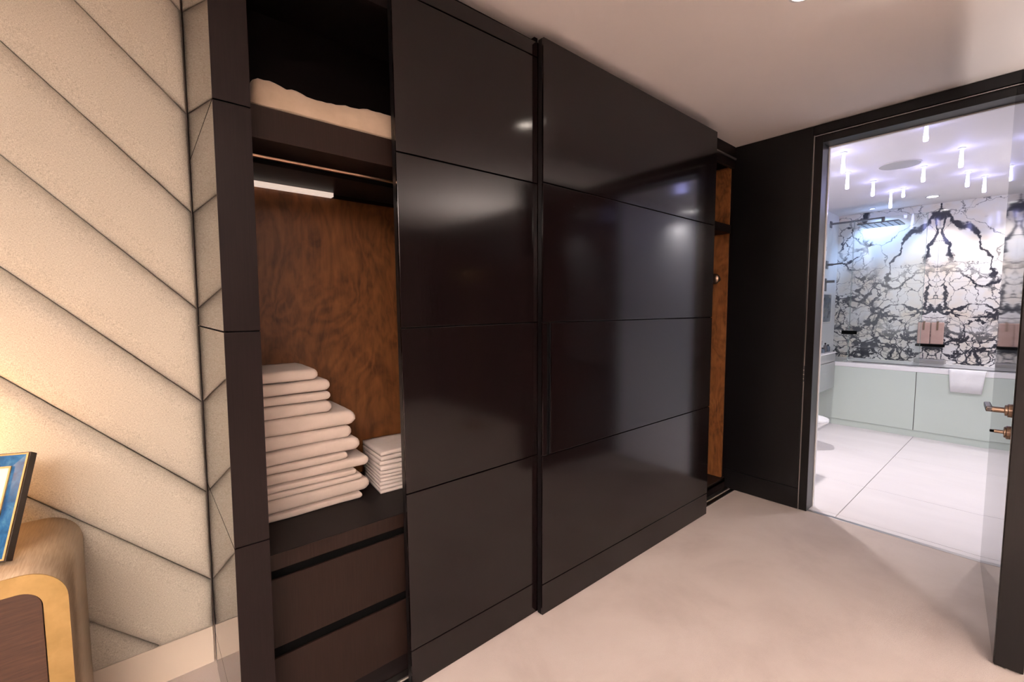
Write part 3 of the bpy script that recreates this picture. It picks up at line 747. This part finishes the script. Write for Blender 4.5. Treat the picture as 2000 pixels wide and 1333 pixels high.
downlight(6.86, 1.36, 'small added blue light in the bathroom ceiling, tinting the marble by the shower head', 'bathroom downlights', plain('added_blue_lens', (.5, .6, 1), .3, emit=(.45, .60, 1.0), es=8), m_white, 16, (.38, .58, 1.0), (7.16, 1.22, 1.7), 2.0, .022)  # added lamp, gives the upper marble its blue tint
# ceiling speaker
sp_ = thing('ceiling_speaker', 'round grey speaker grille in the bathroom ceiling', 'speaker', (4.96, .817, ZC))
finish('rim', add_lathe(bmesh.new(), [(.135, -.0005), (.143, -.0005), (.143, -.004), (.135, -.005), (.135, -.0005)], (4.96, .817, ZC), n=40), m_ceilb, sp_)
finish('grille', add_lathe(bmesh.new(), [(0, -.0005), (.134, -.0005), (.134, -.003), (0, -.004)], (4.96, .817, ZC), n=40), m_speaker, sp_)
# lit crystal drops
rods = [(4.018, .537, 2.499), (4.238, 1.035, 2.453), (4.881, 1.155, 2.463), (5.400, 1.074, 2.468), (6.037, 1.049, 2.443), (5.956, .939, 2.519), (5.174, .692, 2.478),
        (4.807, .435, 2.464), (5.690, .466, 2.478), (6.008, .380, 2.465), (3.782, 1.040, 2.536)]
rl_ = ['highest in view, just under the doorway head', 'large, at upper left close to the door jamb', 'just below the large left one', 'left of centre beyond the speaker', 'lowest in view, nearest the shower head',
       'shortest, between the lowest one and the speaker', 'just below the right end of the round speaker', 'level with the speaker, to its right', 'second closest to the open door, left of the closest', 'closest to the open door and the marble', 'half hidden behind the door frame corner']
for (x, y, zb), lb in zip(rods, rl_):
    t = thing('crystal_drop_light', 'blue-white glowing ceiling drop light, '+lb, 'ceiling light', (x, y, ZC), 'star lights in the bathroom ceiling')
    finish('ceiling_rose', add_lathe(bmesh.new(), [(0, -.0005), (.022, -.0005), (.022, -.006), (0, -.006)], (x, y, ZC), n=16), m_white, t)
    finish('lit_drop', add_lathe(bmesh.new(), [(0, -.006), (.008, -.007), (.011, (zb-ZC)*.5), (.014, zb-ZC+.02), (.012, zb-ZC+.004), (0, zb-ZC)], (x, y, ZC), n=14), m_rod, t, smooth=True)

# uplighters added out of view to brighten the bedroom ceiling
def uplighter(x, y, label, k=1.0):  # builds one added uplighter, out of view
    t = thing('added_uplighter', label, 'added floor lamp', (x, y, 0), 'added uplighters')
    finish('base', add_lathe(bmesh.new(), [(0, .0005), (.14, .0005), (.14, .02), (.02, .03), (0, .03)], (x, y, 0)), m_brass, t)  # base of the added uplighter
    finish('added_uplighter_pole', add_cyl(bmesh.new(), (x, y, .03), (x, y, 1.72), .012), m_brass, t)
    finish('bowl', add_lathe(bmesh.new(), [(0, 1.70), (.06, 1.71), (.15, 1.77), (.19, 1.84), (.185, 1.84), (.145, 1.775), (.06, 1.72), (0, 1.715)], (x, y, 0)), m_brass, t, smooth=True)
    s = spot('added_uplighter_lamp', (x, y, 1.83), (x, y, 3), ADDED_UPLIGHT*k, (1.0, .89, .83), 2.7, .5, .10); s.parent = t; s.location = (0, 0, 1.83)
uplighter(-1.2, -2.7, 'added brass floor uplighter against the wall behind the viewer, nearer the middle', 1.35)
uplighter(3.05, -1.45, 'added brass floor uplighter standing behind the open bathroom door', .15)
uplighter(-2.1, -1.2, 'added brass floor uplighter against the wall behind the viewer, far side of the bed', .55)
